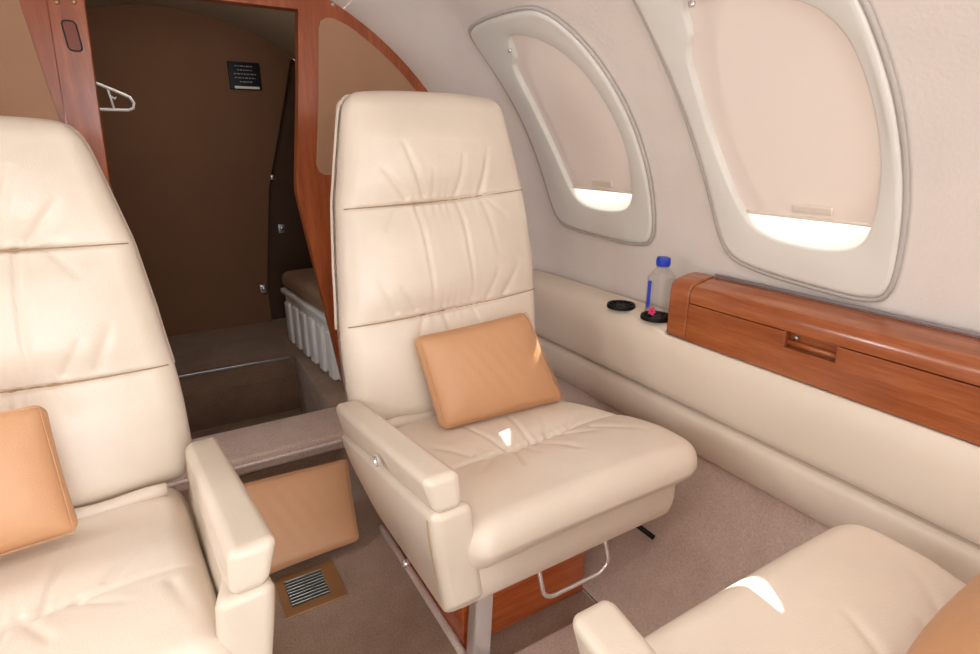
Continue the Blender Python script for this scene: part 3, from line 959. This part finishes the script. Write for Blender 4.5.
# placard
pl = empty('placard', (.475, 3.075, 1.36), 'small black instruction placard on the dark rear wall', 'sign')
mesh('plate', *box(.405, .545, 3.066, 3.0795, 1.300, 1.420, .003), BLACK, pl, auto=40)
mesh('white_strip', *box(.425, .535, 3.064, 3.067, 1.304, 1.315, .0008), WHITEP, pl, smooth=False)
rows_ = []
for r_, (x0, x1) in enumerate([(.435, .515), (.445, .51), (.428, .525), (.430, .520), (.450, .505)]):
    z = 1.402 - r_ * .017; x = x0
    while x < x1:
        w = random.uniform(.006, .016); rows_.append(box(x, min(x + w, x1), 3.0645, 3.0665, z - .0022, z + .0022, .0004)); x += w + .004
mesh('text_lines', *merge(*rows_), PLACT, pl, smooth=False)

# wall latches
for (x, y, z, lab) in ((.565, 3.06, .897, 'small metal latch on the rear wall, topmost of the three'), (.590, 3.112, .632, 'small metal latch beside the rear wall corner, middle of the three'), (.458, 3.075, .330, 'small metal latch low on the rear wall above the floor, lowest of the three')):
    big = z < .8
    e = empty('wall_latch', (x - .02, y, z), lab, 'latch', 'metal latches in the aft compartment')
    s = 1.0 if big else .55
    x -= .02
    mesh('plate', *box(x - .016 * s, x + .016 * s, y - .006, y, z - .024 * s, z + .024 * s, .002), STEEL, e, auto=40)
    v, f = lathe([(.0006, -.012 * s), (.009 * s, -.012 * s), (.011 * s, -.006), (.011 * s, 0), (.0006, 0)], 16)
    mesh('knob', [Vector((q.x, q.z, q.y)) + Vector((x, y - .005, z + .004)) for q in v], f, CHROME, e)

# ribbed white bin with padded lid
bn = empty('storage_bin', (.62, 2.35, .145), 'ribbed white plastic bin with padded taupe lid behind the doorway', 'bin')
d = Vector((.469 - .522, 2.722 - 2.098, 0)).normalized(); nrm = Vector((d.y, -d.x, 0))
org = Vector((.526, 2.06, .147))
def bt(a, o_, z): return org + d * a + nrm * o_ + Vector((0, 0, z))
v, f = rbox(.66, .26, .245, .02, 3, 3, 3, 3)
def bf(p):
    k = 1 - .035 * (.5 - p.z / .245)
    return bt(.33 + p.x * k, .135 + p.y * k, .1225 + p.z)
mesh('tub', [bf(p) for p in v], f, WHITEP, bn, auto=40)
for i in range(6):
    a = .06 + .54 * i / 5
    v, f = rbox(.062, .022, .20, .009, 1, 1, 3, 3)
    mesh('rib', [bt(a + p.x, .004 + p.y, .105 + p.z) for p in v], f, WHITEP, bn, auto=50)
v, f = rbox(.675, .28, .026, .008, 2, 2, 1, 3); mesh('rim', [bt(.33 + p.x, .132 + p.y, .248 + p.z) for p in v], f, WHITEP, bn, auto=40)
v, f = rbox(.67, .275, .085, .036, 12, 8, 2, 5)
def lidf(p):
    return bt(.33 + p.x, .134 + p.y, .30 + p.z + (.012 * (1 - (p.x / .34) ** 2) * (1 - (p.y / .14) ** 2) if p.z > 0 else 0))
mesh('padded_lid', [lidf(p) for p in v], f, TAUPE, bn)

# coat rail and hanger
rl = mesh('trim_3', *tube([(-.175, 1.99, 1.335), (-.175, 3.08, 1.335)], .009, 10), STEEL); tag(rl, kind='structure')
hg = empty('coat_hanger', (-.175, 2.2, 1.15), 'white plastic clothes hanger hanging in the dark doorway behind the left seat', 'hanger')
pts = []
cxh = -.175; hwid = .178
pts += [(cxh, 2.2, 1.262), (cxh + .04, 2.2, 1.250)]
pts += [(cxh + hwid - .030, 2.2, 1.203), (cxh + hwid - .008, 2.2, 1.192), (cxh + hwid, 2.2, 1.176), (cxh + hwid - .004, 2.2, 1.160), (cxh + hwid - .018, 2.2, 1.154)]
pts += [(cxh - hwid + .018, 2.2, 1.154), (cxh - hwid + .004, 2.2, 1.160), (cxh - hwid, 2.2, 1.176), (cxh - hwid + .008, 2.2, 1.192), (cxh - hwid + .030, 2.2, 1.203), (cxh - .04, 2.2, 1.250)]
mesh('bar', *tube(pts, .0045, 8, closed=True), WHITEP, hg)
mesh('hook', *tube([(cxh, 2.2, 1.26)] + [(cxh + .030 * math.sin(a), 2.2, 1.322 - .030 * math.cos(a)) for a in [PI * (0 + i / 9 * 1.35) for i in range(10)]], .003, 8), STEEL, hg)
for s in (1, -1):
    mesh('strut', *tube([(cxh + s * (hwid - .055), 2.2, 1.154), (cxh + s * (hwid - .062), 2.2, 1.214)], .0035, 6), WHITEP, hg)
    mesh('strap_notch', *tube([(cxh + s * (hwid - .060), 2.2, 1.194), (cxh + s * (hwid - .048), 2.2, 1.186), (cxh + s * (hwid - .045), 2.2, 1.192)], .0028, 6), WHITEP, hg)

# ------------------------------------------------------------------ light
w = bpy.data.worlds.new('sky'); scn.world = w; w.use_nodes = True
nt = w.node_tree; nt.nodes.clear()
out = nt.nodes.new('ShaderNodeOutputWorld'); bg = nt.nodes.new('ShaderNodeBackground')
bg.inputs[0].default_value = (.93, .96, 1, 1); bg.inputs[1].default_value = 2.2
nt.links.new(bg.outputs[0], out.inputs[0])

def area(name, loc, to, sx, sy, power, col=(1, 1, 1)):
    l = bpy.data.lights.new(name, 'AREA'); l.shape = 'RECTANGLE'; l.size = sx; l.size_y = sy; l.energy = power; l.color = col
    o = bpy.data.objects.new(name, l); COL.objects.link(o); o.location = loc
    o.rotation_euler = (Vector(to) - Vector(loc)).to_track_quat('-Z', 'Y').to_euler()
    return o
sun = bpy.data.lights.new('sun', 'SUN'); sun.energy = 14; sun.angle = math.radians(.6); sun.color = (1, .95, .87)
so = bpy.data.objects.new('sun', sun); COL.objects.link(so); so.location = (3, 3, 3)
so.rotation_euler = Vector((-1.16, -.65, -1)).to_track_quat('-Z', 'Y').to_euler()
# unseen overhead fill strips, added along the ceiling to brighten the cabin
area('ceiling_fill', (.16 - .34, .25, 1.50), (.16 - .30, .25, 0),   .10, 2.2, .8, (1, .985, .96))
area('ceiling_fill', (.16 + .30, .05, 1.52), (.16 + .26, .05, 0), .10, 1.8, 5.6, (1, .985, .96))
# daylight through the left windows
for d_, pw in zip(LEFT_W, (13, 4, 2.5, 3.5)):
    y = 1.346 + d_
    area('window_daylight', (2 * CX - 1.29, y, CZ + .56), (.4, y + .05, .5), .34, .5, pw, (.93, .96, 1))
area('front_fill', (.25, YMIN - .05, .80), (.60, 1.3, .65), 1.0, 1.3, 17.5, (.98, .985, 1))  # unseen fill lamp added at the front end to light the seats

area('aft_fill', (.1, 2.15, 1.52), (.15, 2.9, .7), .25, .08, 1.5, (1, .9, .78))  # hidden lamp added to lift the dark rear compartment
# ------------------------------------------------------------------ camera
cam = bpy.data.cameras.new('camera'); co = bpy.data.objects.new('camera', cam); COL.objects.link(co)
cam.sensor_width = 36; cam.lens = 560 / 980 * 36; cam.clip_start = .02
P_, Y_ = math.radians(18), math.radians(30.7)
co.location = (0, 0, 1.05)
co.rotation_euler = Vector((math.sin(Y_) * math.cos(P_), math.cos(Y_) * math.cos(P_), -math.sin(P_))).to_track_quat('-Z', 'Y').to_euler()
scn.camera = co
vs = scn.view_settings
vs.view_transform = 'Standard'; vs.look = 'None'; vs.gamma = 1; vs.use_curve_mapping = False; vs.exposure = 0.06
scn.cycles.use_denoising = True
scn.cycles.max_bounces = 10; scn.cycles.diffuse_bounces = 6; scn.cycles.transparent_max_bounces = 12
